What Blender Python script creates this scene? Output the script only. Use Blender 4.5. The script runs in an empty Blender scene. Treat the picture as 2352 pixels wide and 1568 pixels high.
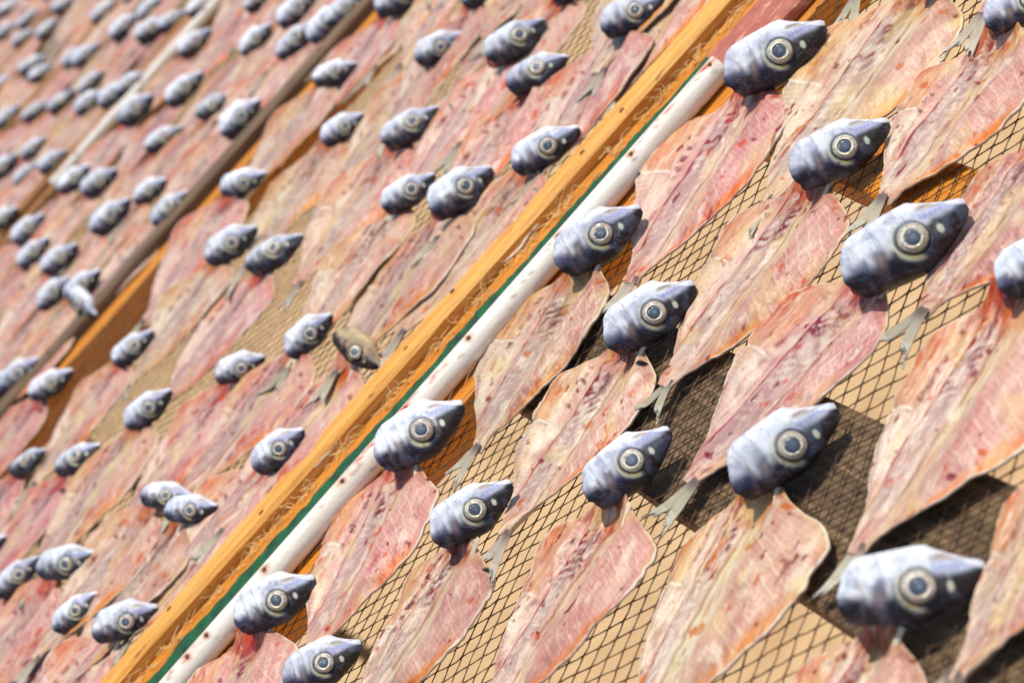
import bpy, math, random
import numpy as np
from mathutils import Matrix, Vector
from math import radians, degrees, sin, cos, tan, atan2, hypot, pi, sqrt, exp

# ------------------------------------------------------------------ scene, camera, light
S = bpy.context.scene
C = S.collection
H = 2.6                       # height of the racks' net above the sand
PITCH, ROLL, CAMH, FPX = radians(26), radians(48.1), 0.535, 4000.0
r0 = np.array([1, 0, 0.]); u0 = np.array([0, sin(PITCH), cos(PITCH)]); FW = np.array([0, cos(PITCH), -sin(PITCH)])
RT = cos(ROLL) * r0 - sin(ROLL) * u0
UP = sin(ROLL) * r0 + cos(ROLL) * u0
cam = bpy.data.cameras.new("camera"); camo = bpy.data.objects.new("camera", cam); C.objects.link(camo)
M = Matrix(((RT[0], UP[0], -FW[0], 0), (RT[1], UP[1], -FW[1], 0), (RT[2], UP[2], -FW[2], H + CAMH), (0, 0, 0, 1)))
camo.matrix_world = M
cam.sensor_width = 36; cam.lens = FPX / 2352 * 36
cam.clip_start = 0.02; cam.clip_end = 2000
cam.dof.use_dof = True; cam.dof.focus_distance = 1.06; cam.dof.aperture_fstop = 7.8
S.camera = camo

SUN_EL, SUN_AZ = radians(75), radians(82)      # azimuth from +Y toward +X
w = bpy.data.worlds.new("World"); S.world = w; w.use_nodes = True
nt = w.node_tree; bg = nt.nodes["Background"]
sky = nt.nodes.new("ShaderNodeTexSky"); sky.sky_type = 'NISHITA'; sky.sun_disc = False
sky.sun_elevation = SUN_EL; sky.sun_rotation = SUN_AZ
nt.links.new(sky.outputs[0], bg.inputs[0]); bg.inputs[1].default_value = 0.15
sl = bpy.data.lights.new("sun", 'SUN'); sl.energy = 3.6; sl.angle = radians(1.5); sl.color = (1.0, 0.945, 0.85)
so = bpy.data.objects.new("sun", sl); C.objects.link(so)
sd = Vector((sin(SUN_AZ) * cos(SUN_EL), cos(SUN_AZ) * cos(SUN_EL), sin(SUN_EL)))
so.rotation_euler = sd.to_track_quat('Z', 'Y').to_euler()
so.location = (0, 0, 5)
S.view_settings.view_transform = 'Standard'; S.view_settings.look = 'None'
S.view_settings.exposure = 0.06; S.view_settings.gamma = 1.0
S.cycles.max_bounces = 8

# ------------------------------------------------------------------ helpers
def un(px, py, z=0.0):
    """point of the plane at height H+z seen at a place of the 2352 x 1568 photograph"""
    d = FW * FPX + RT * (px - 1176) - UP * (py - 784)
    t = (z - CAMH) / d[2]
    return d[0] * t, d[1] * t

def proj(p):
    q = np.array([p[0], p[1], p[2] - H - CAMH]); k = FPX / (q @ FW)
    return 1176 + (q @ RT) * k, 784 - (q @ UP) * k, q @ FW

def lin(c):
    c = np.asarray(c, float) / 255.0
    return np.where(c <= 0.04045, c / 12.92, ((c + 0.055) / 1.055) ** 2.4)

def vnoise(x, y, seed):
    rs = np.random.RandomState(seed % (2 ** 31 - 1)); T = rs.rand(64, 64)
    xi = np.floor(x).astype(int); yi = np.floor(y).astype(int); fx = x - xi; fy = y - yi
    fx = fx * fx * (3 - 2 * fx); fy = fy * fy * (3 - 2 * fy)
    a = T[xi % 64, yi % 64]; b = T[(xi + 1) % 64, yi % 64]; c = T[xi % 64, (yi + 1) % 64]; d = T[(xi + 1) % 64, (yi + 1) % 64]
    return (a * (1 - fx) + b * fx) * (1 - fy) + (c * (1 - fx) + d * fx) * fy

def fbm(x, y, seed, o=4):
    r = 0; a = 0.5; t = 0
    for k in range(o):
        r = r + a * vnoise(x * 2 ** k, y * 2 ** k, seed + 17 * k); t += a; a *= 0.55
    return r / t

def sst(e0, e1, x):
    t = np.clip((x - e0) / (e1 - e0), 0, 1)
    return t * t * (3 - 2 * t)

def gau(x, s): return np.exp(-(x / s) ** 2)

def mixc(col, c, m):
    m = np.clip(m, 0, 1)[..., None]
    return col * (1 - m) + lin(c) * m

def put(o, parent=None):
    C.objects.link(o)
    if parent is not None: o.parent = parent
    return o

def mesh_obj(name, verts, faces, mat, parent=None, smooth=True, cols=None, midx=None, mats=None):
    me = bpy.data.meshes.new(name)
    me.from_pydata([tuple(v) for v in verts], [], [tuple(f) for f in faces])
    for m in (mats or [mat]): me.materials.append(m)
    if midx is not None: me.polygons.foreach_set("material_index", np.asarray(midx, dtype=np.int32))
    if smooth: me.polygons.foreach_set("use_smooth", np.ones(len(me.polygons), dtype=bool))
    if cols is not None:
        at = me.color_attributes.new("tint", 'FLOAT_COLOR', 'POINT')
        cc = np.ones((len(verts), 4), np.float32); cc[:, :3] = cols
        at.data.foreach_set("color", cc.ravel())
    me.update()
    return put(bpy.data.objects.new(name, me), parent)

def tag(o, label=None, cat=None, group=None, kind=None):
    if label: o["label"] = label
    if cat: o["category"] = cat
    if group: o["group"] = group
    if kind: o["kind"] = kind
    return o

class MB:
    def __init__(s): s.v = []; s.f = []
    def box(s, x0, x1, y0, y1, z0, z1, nx=1, jit=0.0, rnd=None, bev=0.0015):
        """long bar along x with chamfered edges and slightly uneven faces"""
        pr = [(y0 + bev, z0), (y1 - bev, z0), (y1, z0 + bev), (y1, z1 - bev), (y1 - bev, z1), (y0 + bev, z1), (y0, z1 - bev), (y0, z0 + bev)]
        b = len(s.v); n = len(pr)
        for i in range(nx + 1):
            x = x0 + (x1 - x0) * i / nx
            for (y, z) in pr:
                j = (rnd.uniform(-jit, jit), rnd.uniform(-jit, jit)) if rnd else (0, 0)
                s.v.append((x, y + j[0], z + j[1]))
        for i in range(nx):
            for k in range(n):
                s.f.append((b + i * n + k, b + i * n + (k + 1) % n, b + (i + 1) * n + (k + 1) % n, b + (i + 1) * n + k))
        s.f.append(tuple(b + k for k in range(n))[::-1]); s.f.append(tuple(b + nx * n + k for k in range(n)))
    def tube(s, pts, r, n=5, taper=True):
        b = len(s.v)
        P = [Vector(p) for p in pts]
        for i, p in enumerate(P):
            d = (P[min(i + 1, len(P) - 1)] - P[max(i - 1, 0)])
            d = d.normalized() if d.length > 1e-9 else Vector((1, 0, 0))
            a = d.cross(Vector((0.3, 0.2, 1))).normalized(); c = d.cross(a)
            rr = r * (1 - 0.6 * i / len(P)) if taper else r
            for k in range(n):
                t = 2 * pi * k / n; s.v.append(tuple(p + a * cos(t) * rr + c * sin(t) * rr))
        for i in range(len(P) - 1):
            for k in range(n):
                s.f.append((b + i * n + k, b + i * n + (k + 1) % n, b + (i + 1) * n + (k + 1) % n, b + (i + 1) * n + k))
        s.f.append(tuple(b + k for k in range(n))[::-1]); s.f.append(tuple(b + (len(P) - 1) * n + k for k in range(n)))
    def build(s, name, mat, parent=None, smooth=False): return mesh_obj(name, s.v, s.f, mat, parent, smooth)

# ------------------------------------------------------------------ materials
def newmat(name):
    m = bpy.data.materials.new(name); m.use_nodes = True
    t = m.node_tree; return m, t, t.nodes["Principled BSDF"]
def nd(t, kind, **kw):
    n = t.nodes.new(kind)
    for k, v in kw.items(): setattr(n, k, v)
    return n
def setin(n, **kw):
    for k, v in kw.items(): n.inputs[k.replace('_', ' ')].default_value = v
def ramp(t, stops):
    n = nd(t, "ShaderNodeValToRGB"); e = n.color_ramp.elements
    while len(e) < len(stops): e.new(0.5)
    for i, (p, c) in enumerate(stops):
        e[i].position = p; e[i].color = (*[float(q) for q in lin(c)], 1)
    return n
def noise(t, vec, scale, detail=4, rough=0.55, dist=0.0):
    n = nd(t, "ShaderNodeTexNoise"); n.inputs["Scale"].default_value = scale
    n.inputs["Detail"].default_value = detail; n.inputs["Roughness"].default_value = rough; n.inputs["Distortion"].default_value = dist
    if vec is not None: t.links.new(vec, n.inputs["Vector"])
    return n
def mapping(t, scale, src="Object", loc=(0, 0, 0)):
    tc = nd(t, "ShaderNodeTexCoord"); mp = nd(t, "ShaderNodeMapping")
    mp.inputs["Scale"].default_value = scale; mp.inputs["Location"].default_value = loc
    t.links.new(tc.outputs[src], mp.inputs["Vector"]); return mp.outputs[0]
def mixn(t, a, b, fac, mode='MIX'):
    n = nd(t, "ShaderNodeMix"); n.data_type = 'RGBA'; n.blend_type = mode
    for s_, i in ((fac, 0), (a, 6), (b, 7)):
        if isinstance(s_, (int, float)): n.inputs[i].default_value = s_
        elif isinstance(s_, tuple): n.inputs[i].default_value = s_
        else: t.links.new(s_, n.inputs[i])
    return n.outputs[2]
def bump(t, h, strength, dist, b):
    n = nd(t, "ShaderNodeBump"); n.inputs["Strength"].default_value = strength; n.inputs["Distance"].default_value = dist
    t.links.new(h, n.inputs["Height"]); t.links.new(n.outputs[0], b.inputs["Normal"]); return n

def wood_mat(name, light, mid, dark, knots=True, rough=0.55, grain=1.0):
    m, t, b = newmat(name)
    v = mapping(t, (3, 60, 60)); n1 = noise(t, v, 4, 5, 0.6, 0.6)
    rp = ramp(t, [(0.25, dark), (0.48, mid), (0.75, light)]); t.links.new(n1.outputs[0], rp.inputs[0])
    v2 = mapping(t, (6, 220, 220)); n2 = noise(t, v2, 5, 3)
    r2 = ramp(t, [(0.32, (120, 92, 66)), (0.42, (205, 186, 165)), (0.6, (255, 255, 255))]); t.links.new(n2.outputs[0], r2.inputs[0])
    c = mixn(t, rp.outputs[0], r2.outputs[0], 0.55 * grain, 'MULTIPLY')
    v3 = mapping(t, (14, 40, 40)); n3 = noise(t, v3, 3, 3)
    r3 = ramp(t, [(0.66, (255, 255, 255)), (0.72, (95, 62, 40))]); t.links.new(n3.outputs[0], r3.inputs[0])
    if knots: c = mixn(t, c, r3.outputs[0], 0.75, 'MULTIPLY')
    t.links.new(c, b.inputs["Base Color"]); b.inputs["Roughness"].default_value = rough
    bump(t, n2.outputs[0], 0.5, 0.0012, b)
    return m

def tint_mat(name, rough, spec=0.4, metal=0.0, sss=0.0, bumps=(), vary=0.06, coat=0.0, streak=None):
    m, t, b = newmat(name)
    at = nd(t, "ShaderNodeVertexColor"); at.layer_name = "tint"
    c = at.outputs[0]
    oi = nd(t, "ShaderNodeObjectInfo")
    hs = nd(t, "ShaderNodeHueSaturation")
    mr = nd(t, "ShaderNodeMapRange"); t.links.new(oi.outputs["Random"], mr.inputs[0]); mr.inputs[3].default_value = 0.5 - vary * 0.22; mr.inputs[4].default_value = 0.5 + vary * 0.22
    ml = nd(t, "ShaderNodeMath", operation='MULTIPLY'); t.links.new(oi.outputs["Random"], ml.inputs[0]); ml.inputs[1].default_value = 7.31
    fr = nd(t, "ShaderNodeMath", operation='FRACT'); t.links.new(ml.outputs[0], fr.inputs[0])
    mv = nd(t, "ShaderNodeMapRange"); t.links.new(fr.outputs[0], mv.inputs[0]); mv.inputs[3].default_value = 1 - vary * 1.6; mv.inputs[4].default_value = 1 + vary
    t.links.new(mr.outputs[0], hs.inputs["Hue"]); t.links.new(mv.outputs[0], hs.inputs["Value"]); t.links.new(c, hs.inputs["Color"])
    c = hs.outputs[0]
    hsum = None
    for (sc, scale, amt, lo, hi) in bumps:
        v = mapping(t, sc); n = noise(t, v, scale, 4, 0.6, 0.4)
        r = ramp(t, [(0.3, lo), (0.7, hi)]); t.links.new(n.outputs[0], r.inputs[0])
        c = mixn(t, c, r.outputs[0], amt, 'MULTIPLY')
        if hsum is None: hsum = n.outputs[0]
        else:
            a = nd(t, "ShaderNodeMath", operation='ADD'); t.links.new(hsum, a.inputs[0]); t.links.new(n.outputs[0], a.inputs[1]); hsum = a.outputs[0]
    t.links.new(c, b.inputs["Base Color"])
    b.inputs["Roughness"].default_value = rough; b.inputs["Specular IOR Level"].default_value = spec; b.inputs["Metallic"].default_value = metal
    if sss:
        b.inputs["Subsurface Weight"].default_value = sss; b.inputs["Subsurface Radius"].default_value = (1.0, 0.45, 0.3); b.inputs["Subsurface Scale"].default_value = 0.003
    if coat:
        b.inputs["Coat Weight"].default_value = coat; b.inputs["Coat Roughness"].default_value = 0.15
    if hsum is not None: bump(t, hsum, 0.35, 0.0009, b)
    return m

MAT = {}
MAT['flesh'] = tint_mat("flesh", 0.34, 0.42, 0, 0.25, [((70, 330, 60), 3, 0.35, (205, 190, 185), (255, 255, 255)), ((150, 150, 150), 4, 0.25, (200, 190, 185), (255, 255, 255))], 0.07, 0.0)
MAT['skin'] = tint_mat("fish_skin", 0.3, 0.5, 0.2, 0, [((120, 160, 120), 4, 0.25, (170, 170, 175), (255, 255, 255))], 0.05)
MAT['head'] = tint_mat("head_skin", 0.33, 0.36, 0.1, 0, [((260, 260, 260), 2.5, 0.14, (175, 175, 185), (255, 255, 255)), ((110, 300, 110), 2, 0.1, (190, 190, 200), (255, 255, 255))], 0.1, 0.0)
MAT['eye'] = tint_mat("fish_eye", 0.12, 0.6, 0, 0, [((300, 300, 300), 3, 0.15, (190, 185, 180), (255, 255, 255))], 0.1, 0.5)
MAT['fin'] = tint_mat("fin", 0.45, 0.4, 0, 0.1, [], 0.08)
MAT['honey'] = wood_mat("honey_wood", (246, 192, 104), (240, 172, 72), (216, 130, 34), True)
MAT['honey_dark'] = wood_mat("honey_board", (232, 156, 50), (218, 138, 28), (172, 94, 12), True)
MAT['weathered'] = wood_mat("weathered_wood", (156, 128, 94), (112, 90, 62), (58, 44, 30), True, 0.8)
MAT['grey_wood'] = wood_mat("grey_wood", (150, 122, 88), (116, 92, 66), (78, 60, 40), True, 0.75)
MAT['gold_wood'] = wood_mat("gold_wood", (190, 142, 82), (164, 112, 56), (112, 72, 30), True, 0.7)

def paint_board_mat():
    m, t, b = newmat("red_paint")
    v = mapping(t, (14, 40, 40)); n = noise(t, v, 6, 6, 0.65)
    r = ramp(t, [(0.4, (166, 88, 72)), (0.55, (182, 104, 84)), (0.68, (222, 172, 132))]); t.links.new(n.outputs[0], r.inputs[0])
    t.links.new(r.outputs[0], b.inputs["Base Color"]); b.inputs["Roughness"].default_value = 0.7
    bump(t, n.outputs[0], 0.5, 0.001, b); return m
MAT['redboard'] = paint_board_mat()
def plain(name, c, rough=0.6, var=0.25, scale=60):
    m, t, b = newmat(name)
    n = noise(t, mapping(t, (1, 1, 1)), scale, 5)
    a = tuple(float(q) for q in np.clip(np.array(c) * (1 - var), 0, 255)); z = tuple(float(q) for q in np.clip(np.array(c) * (1 + var), 0, 255))
    r = ramp(t, [(0.3, a), (0.7, z)]); t.links.new(n.outputs[0], r.inputs[0])
    t.links.new(r.outputs[0], b.inputs["Base Color"]); b.inputs["Roughness"].default_value = rough
    bump(t, n.outputs[0], 0.3, 0.0006, b); return m
MAT['green'] = plain("green_edging", (2, 72, 36), 0.7, 0.35, 90)
MAT['twine'] = plain("net_twine", (84, 62, 40), 0.8, 0.3, 300)
MAT['fray'] = plain("frayed_fibre", (222, 182, 118), 0.85, 0.15, 100)
MAT['rust'] = plain("rusty_nail", (92, 48, 32), 0.8, 0.4, 500)
MAT['pipe'] = tint_mat("white_pipe", 0.42, 0.4, 0, 0, [((30, 90, 90), 3, 0.18, (225, 215, 195), (255, 255, 255)), ((160, 160, 160), 3, 0.12, (215, 205, 190), (255, 255, 255))], 0.0)
MAT['edge_skin'] = plain("pale_skin", (186, 164, 142), 0.4, 0.1, 300)
def sand_mat():
    m, t, b = newmat("sand")
    v = mapping(t, (1, 1, 1)); n1 = noise(t, v, 5, 6); n2 = noise(t, v, 400, 4)
    r = ramp(t, [(0.3, (192, 154, 108)), (0.7, (216, 180, 132))]); t.links.new(n1.outputs[0], r.inputs[0])
    r2 = ramp(t, [(0.3, (200, 190, 180)), (0.6, (255, 255, 255))]); t.links.new(n2.outputs[0], r2.inputs[0])
    t.links.new(mixn(t, r.outputs[0], r2.outputs[0], 0.5, 'MULTIPLY'), b.inputs["Base Color"]); b.inputs["Roughness"].default_value = 0.95
    bump(t, n1.outputs[0], 0.8, 0.05, b); return m
MAT['sand'] = sand_mat()

# ------------------------------------------------------------------ ground
gv = []; gf = []
xs = np.concatenate([[-600, -60], np.linspace(-8, 8, 130), [60, 600]])
for y in xs:
    for x in xs:
        gv.append((x, y + 3, 0.16 * (fbm(np.array(x * 1.7 + 50), np.array(y * 1.7 + 50), 3, 3) - 0.5) if abs(x) < 9 and abs(y) < 9 else 0))
n = len(xs)
for j in range(n - 1):
    for i in range(n - 1): gf.append((j * n + i, j * n + i + 1, (j + 1) * n + i + 1, (j + 1) * n + i))
tag(mesh_obj("sand_ground", gv, gf, MAT['sand']), kind="structure")

# ------------------------------------------------------------------ fish: body
SP = np.array([-.09, -.01, .04, .09, .14, .2, .27, .36, .45, .47, .6, .75, .88, .96, 1.0])
PL = np.array([.16, .26, .33, .45, .66, .88, 1.0, 1.0, .95, .91, .79, .51, .24, .11, .085])
PR = np.array([.12, .24, .42, .70, .90, .99, 1.02, 1.0, .96, .94, .79, .50, .23, .11, .085])

def body_arrays(L, wl, wr, seed, nu, nv):
    rs = random.Random(seed)
    s1 = np.linspace(-.09, 1, nu); v1 = np.linspace(-1, 1, nv)
    sg = np.linspace(-.3, 1.3, 400); k = np.hanning(17); k /= k.sum()
    def prof(P, sh):
        q = np.interp(sg - sh * gau(sg - .3, .3), SP, P); q = np.convolve(np.pad(q, 8, mode='edge'), k, 'valid')
        return np.interp(s1, sg, q)
    hl = wl * prof(PL, rs.uniform(-.04, .04)); hr = wr * prof(PR, rs.uniform(-.03, .04))
    o = rs.uniform(0, 50)
    z1 = np.zeros_like(s1)
    hl = hl * (1 + .10 * (fbm(s1 * 6 + o, z1 + o, seed, 3) - .5) + .05 * (fbm(s1 * 24 + o, z1 + 9, seed + 3, 2) - .5))
    hr = hr * (1 + .10 * (fbm(s1 * 6 + o, z1 + 5, seed + 5, 3) - .5) + .045 * (fbm(s1 * 24 + o, z1 + 3, seed + 7, 2) - .5))
    # small notch where the belly flap ends
    ns = rs.uniform(.42, .5); hl = hl * (1 - .09 * gau(s1 - ns, .012))
    s, v = np.meshgrid(s1, v1, indexing='ij')
    hL = hl[:, None]; hR = hr[:, None]
    y = np.where(v < 0, v * hL, v * hR)
    bend = rs.uniform(-.012, .012)
    q = np.where(v < 0, y / wl, y / wr)                 # -1 .. 1 by the widest place
    e = np.abs(v)
    N = lambda fx, fy, sd, oc=4: fbm(s * fx + o, q * fy + o + 7, seed + sd, oc)
    # relief
    lobeR = sst(.12, .45, q) * (1 - sst(.6, 1, e)); lobeL = sst(.3, .55, -q) * (1 - sst(.7, 1, e))
    z = .0012 + .0062 * lobeR * (1 - sst(.6, 1, s)) + 0.0042 * lobeL + .0022 * gau(q + .22, .07) * sst(1.02, .5, s)
    z = z - .0022 * gau(q - .06, .08) * sst(0, .2, s) + .0050 * (N(5, 3, 11, 3) - .5) + .0016 * (N(18, 10, 12, 3) - .5)
    curlR = rs.uniform(-.1, 1.0); curlL = rs.uniform(-.2, .9)
    z = z + .010 * curlR * sst(.72, 1, e) * (v > 0) * gau(s - rs.uniform(.3, .8), .22)
    z = z + .010 * curlL * sst(.7, 1, e) * (v < 0) * gau(s - rs.uniform(.15, .4), .15)
    z = z + .010 * sst(.09, -.09, s) + .003 * gau(s - .98, .1)
    x = s * L; y2 = y + bend * (s - .4) ** 2
    x = x + .004 * (N(4, 3, 40, 2) - .5)
    # ---- colour of the opened flesh
    nA = N(6, 5, 21); nB = N(22, 14, 22); nC = N(60, 30, 23, 3); nS = fbm(s * 9 + o, q * 34 + o, seed + 24); nD = N(11, 8, 25)
    col = np.zeros(s.shape + (3,)) + lin((214, 172, 158))
    tone = rs.uniform(-.15, .25)
    col = mixc(col, (230, 208, 188), sst(.42, .68, nA + tone * .4) * .75)
    col = mixc(col, (214, 150, 138), sst(.48, .7, nS + .15 * (nB - .5)) * .6)
    # right lobe
    R = sst(.2, .34, q)
    col = mixc(col, (212, 152, 141), R * (.62 - .3 * sst(.55, .85, s)))
    col = mixc(col, (196, 120, 116), R * sst(.5, .72, nD) * .5)
    ph = s * 15 - 5.2 * np.clip(q - .2, 0, 1) ** 1.25 + .5 * (nA - .5) + rs.uniform(0, 1)
    fr = np.abs(ph - np.floor(ph) - .5)
    arc = gau(fr, .045) * sst(.28, .42, q) * sst(.98, .8, q) * sst(.1, .2, s) * sst(.8, .6, s) * sst(.25, .5, N(6, 3, 31, 2))
    col = mixc(col, (244, 224, 206), arc * .55); z = z + .0004 * arc
    ph2 = s * 42 - 7 * q
    col = mixc(col, (240, 208, 192), R * gau(np.abs(ph2 - np.floor(ph2) - .5), .18) * .22)
    # middle band, yellowish cream with a groove
    band = gau(q - .1, .13)
    col = mixc(col, (228, 206, 164), band * (.6 + .5 * (nA - .5)))
    col = mixc(col, (222, 158, 100), gau(q - .13 - .05 * (nA - .5), .035) * sst(.5, .7, nB) * .55)
    col = mixc(col, (196, 140, 120), gau(q - .03 - .06 * (nD - .5), .022) * sst(.1, .25, s) * .55)
    # translucent cells beside the spine
    L1 = sst(-.29, -.24, q) * sst(.03, -.03, q) * sst(.95, .8, s)
    col = mixc(col, (190, 156, 150), L1 * (.6 + .4 * nA))
    rb = s * 21 + q * 6 + 2.2 * (nA - .5) + .8 * (nB - .5); rf = np.abs(rb - np.floor(rb) - .5)
    col = mixc(col, (236, 220, 208), L1 * gau(rf + .2 * (nB - .5), .13) * .45 * sst(.35, .6, nD))
    cell = L1 * sst(.2, .38, rf) * sst(.5, .64, N(13, 8, 33, 2)) * sst(.48, .28, s) * sst(.06, .13, s)
    col = mixc(col, (150, 62, 62), cell * .9); z = z - .0006 * cell
    # backbone line and the row of dark clots
    qs = -.27 + .03 * np.sin(s * 5 + o)
    col = mixc(col, (198, 84, 86), gau(q - qs, .016) * sst(.95, .75, s) * sst(.3, .5, N(20, 3, 34, 2) + .12) * .9)
    col = mixc(col, (238, 196, 180), gau(q - qs + .035, .018) * sst(.95, .7, s) * .6)
    cl = gau(q - qs + .17 + .03 * (nB - .5), .03) * sst(.1, .16, s) * sst(.62, .5, s) * sst(.56, .66, N(38, 12, 35, 2))
    col = mixc(col, (72, 26, 22), cl * .95); z = z - .0005 * cl
    col = mixc(col, (190, 88, 74), gau(q - qs + .16, .03) * sst(.1, .16, s) * sst(.85, .6, s) * .4)
    col = mixc(col, (172, 72, 60), gau(q - qs + .1, .05) * sst(.5, .7, s) * sst(.5, .7, N(26, 16, 36, 3)) * .8)
    # left flap
    F = sst(-.42, -.52, q) * sst(ns + .03, ns - .03, s)
    col = mixc(col, (226, 172, 128), F * .75)
    orr = F * sst(.55, .95, e) * gau(s - .26, .12)
    col = mixc(col, (206, 104, 52), orr * sst(.35, .6, nB + .15) * rs.uniform(.4, 1))
    col = mixc(col, (204, 118, 92), F * sst(.55, .75, nS) * .5)
    T = sst(-.3, -.42, q) * sst(ns - .02, ns + .05, s)
    col = mixc(col, (238, 214, 196), T * .6)
    hh = s * 46; col = mixc(col, (212, 128, 118), T * sst(.55, .9, e) * gau(np.abs(hh - np.floor(hh) - .5), .2) * .55)
    wl_ = gau(s - ns - .0 * q, .006) * sst(-.4, -.5, q)
    col = mixc(col, (250, 238, 222), wl_ * .85); z = z + .0008 * wl_
    # orange oily edge of the right lobe towards the tail
    oe = (v > 0) * sst(.74, .93, e) * sst(.35, .55, s) * sst(1.0, .9, s) * sst(.3, .5, N(5, 1, 37, 2) + .12)
    col = mixc(col, (230, 134, 40), oe * rs.uniform(.7, 1.0))
    oe2 = (v > 0) * sst(.86, .97, e) * sst(.35, .15, s)
    col = mixc(col, (226, 176, 128), oe2 * .6)
    # pale skin showing along the rim
    rim = sst(.955, .985, e) * sst(.35, .55, N(7, 1, 38, 2) + .12) * sst(-.02, .1, s)
    col = mixc(col, (244, 236, 224), rim * .65)
    # neck
    nk = sst(.2, .06, s + .12 * (nB - .5)) * sst(.55, .2, np.abs(q + .05))
    col = mixc(col, (200, 108, 58), nk * .9)
    col = mixc(col, (132, 58, 36), nk * gau(q + .02, .13) * sst(.4, .6, nD) * .7)
    # tail stalk
    tl = sst(.8, .97, s); col = mixc(col, (212, 160, 134), tl * .6); col = mixc(col, (160, 92, 76), tl * sst(.5, .7, nS) * .5)
    K_ = col.copy()
    # fibres, milky film, deeper pink
    st1 = fbm(s * 5 + o, q * 46 + 4 * (nA - .5) + o, seed + 61, 3); st2 = fbm(s * 16 + o, q * 80 + o, seed + 62, 2)
    col = mixc(col, (176, 112, 108), sst(.55, .75, st1) * sst(.3, .6, nD) * .55 * (1 - .6 * R)); col = mixc(col, (240, 226, 212), sst(.45, .25, st1) * sst(.35, .6, N(5, 5, 63)) * .4 * (1 - .6 * R))
    col = mixc(col, (236, 224, 212), sst(.52, .7, N(7, 9, 64)) * gau(q + .05, .5) * .35)
    col = mixc(col, (186, 128, 118), sst(.55, .75, N(4, 4, 65)) * .45)
    # structures stay legible through the film
    m_ = np.clip(.5 * arc + .8 * cell + .9 * gau(q - qs, .02) + cl + .45 * L1, 0, .92)[..., None]; col = col * (1 - m_) + K_ * m_
    col = mixc(col, (150, 66, 58), gau(q - qs - .015, .022) * sst(.98, .6, s) * sst(.35, .6, N(24, 3, 66, 2)) * .85)
    col = mixc(col, (150, 104, 100), gau(q - .045 - .04 * (nD - .5), .016) * sst(.08, .2, s) * sst(.95, .75, s) * .6)
    col = mixc(col, (128, 62, 52), gau(q + .1, .07) * sst(.02, .08, s) * sst(.42, .2, s) * sst(.42, .6, nB) * .75)
    col = col * (.86 + .28 * st2)[..., None]
    # stains
    bl = sst(.73, .80, N(12, 8, 39, 3)); col = mixc(col, (206, 104, 54), bl * .75)
    bl2 = sst(.80, .85, N(19, 13, 41, 2)); col = mixc(col, (140, 48, 34), bl2 * .8)
    wh = sst(.62, .8, N(9, 8, 42, 3)); col = mixc(col, (238, 222, 206), wh * .5)
    yl = sst(.6, .78, N(5, 4, 43, 3)); col = mixc(col, (232, 200, 144), yl * .4)
    if rs.random() < .2:                                 # one black clot at the shoulder
        px_, py_ = rs.uniform(.07, .13), rs.uniform(.5, .72)
        sp = gau(s - px_, .02) * gau(q - py_, .09); col = mixc(col, (48, 22, 18), sst(.35, .6, sp + .35 * (nC - .5)))
    mu = np.array([.57, .37, .29]); g_ = col.mean(-1, keepdims=True); col = g_ + (col - g_) * 1.0; col = np.clip(mu + (col - mu) * 1.28, .012, .95) * np.array([1.03, 1.03, .90]) * (.765 + .16 * nC)[..., None]
    return x, y2, z, col

def body_mesh(L, wl, wr, seed, nu, nv):
    x, y, z, col = body_arrays(L, wl, wr, seed, nu, nv)
    top = np.stack([x, y, z], -1).reshape(-1, 3)
    th = .0016
    bot = top - np.array([0, 0, th]); n = nu * nv
    V = np.vstack([top, bot]); cc = np.vstack([col.reshape(-1, 3), np.tile(lin((206, 204, 200)), (n, 1))])
    idx = np.arange(n).reshape(nu, nv)
    a, b, c, d = idx[:-1, :-1].ravel(), idx[1:, :-1].ravel(), idx[1:, 1:].ravel(), idx[:-1, 1:].ravel()
    ft = np.stack([a, b, c, d], 1); fb = np.stack([d, c, b, a], 1) + n
    ring = np.concatenate([idx[:, 0], idx[-1, 1:], idx[-2::-1, -1], idx[0, -2:0:-1]])
    r2 = np.roll(ring, -1); fr = np.stack([ring, ring + n, r2 + n, r2], 1)
    F = np.vstack([ft, fb, fr])
    mi = np.concatenate([np.zeros(len(ft)), np.ones(len(fb) + len(fr))])
    me = bpy.data.meshes.new("fillet"); me.from_pydata(V.tolist(), [], F.tolist())
    me.materials.append(MAT['flesh']); me.materials.append(MAT['edge_skin'])
    me.polygons.foreach_set("material_index", mi.astype(np.int32)); me.polygons.foreach_set("use_smooth", np.ones(len(F), dtype=bool))
    at = me.color_attributes.new("tint", 'FLOAT_COLOR', 'POINT'); c4 = np.ones((len(V), 4), np.float32); c4[:, :3] = cc
    at.data.foreach_set("color", c4.ravel()); me.update()
    return me

def grid_mesh(name, P, col, mats, wrap=False):
    nu, nv = P.shape[:2]; idx = np.arange(nu * nv).reshape(nu, nv)
    if wrap: nx = np.roll(idx, -1, 1); a, b, c, d = idx[:-1].ravel(), idx[1:].ravel(), nx[1:].ravel(), nx[:-1].ravel()
    else: a, b, c, d = idx[:-1, :-1].ravel(), idx[1:, :-1].ravel(), idx[1:, 1:].ravel(), idx[:-1, 1:].ravel()
    F = np.stack([a, b, c, d], 1)
    me = bpy.data.meshes.new(name); me.from_pydata(P.reshape(-1, 3).tolist(), [], F.tolist())
    for m in mats: me.materials.append(m)
    me.polygons.foreach_set("use_smooth", np.ones(len(F), dtype=bool))
    at = me.color_attributes.new("tint", 'FLOAT_COLOR', 'POINT'); c4 = np.ones((nu * nv, 4), np.float32); c4[:, :3] = col.reshape(-1, 3)
    at.data.foreach_set("color", c4.ravel()); me.update()
    return me

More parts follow.
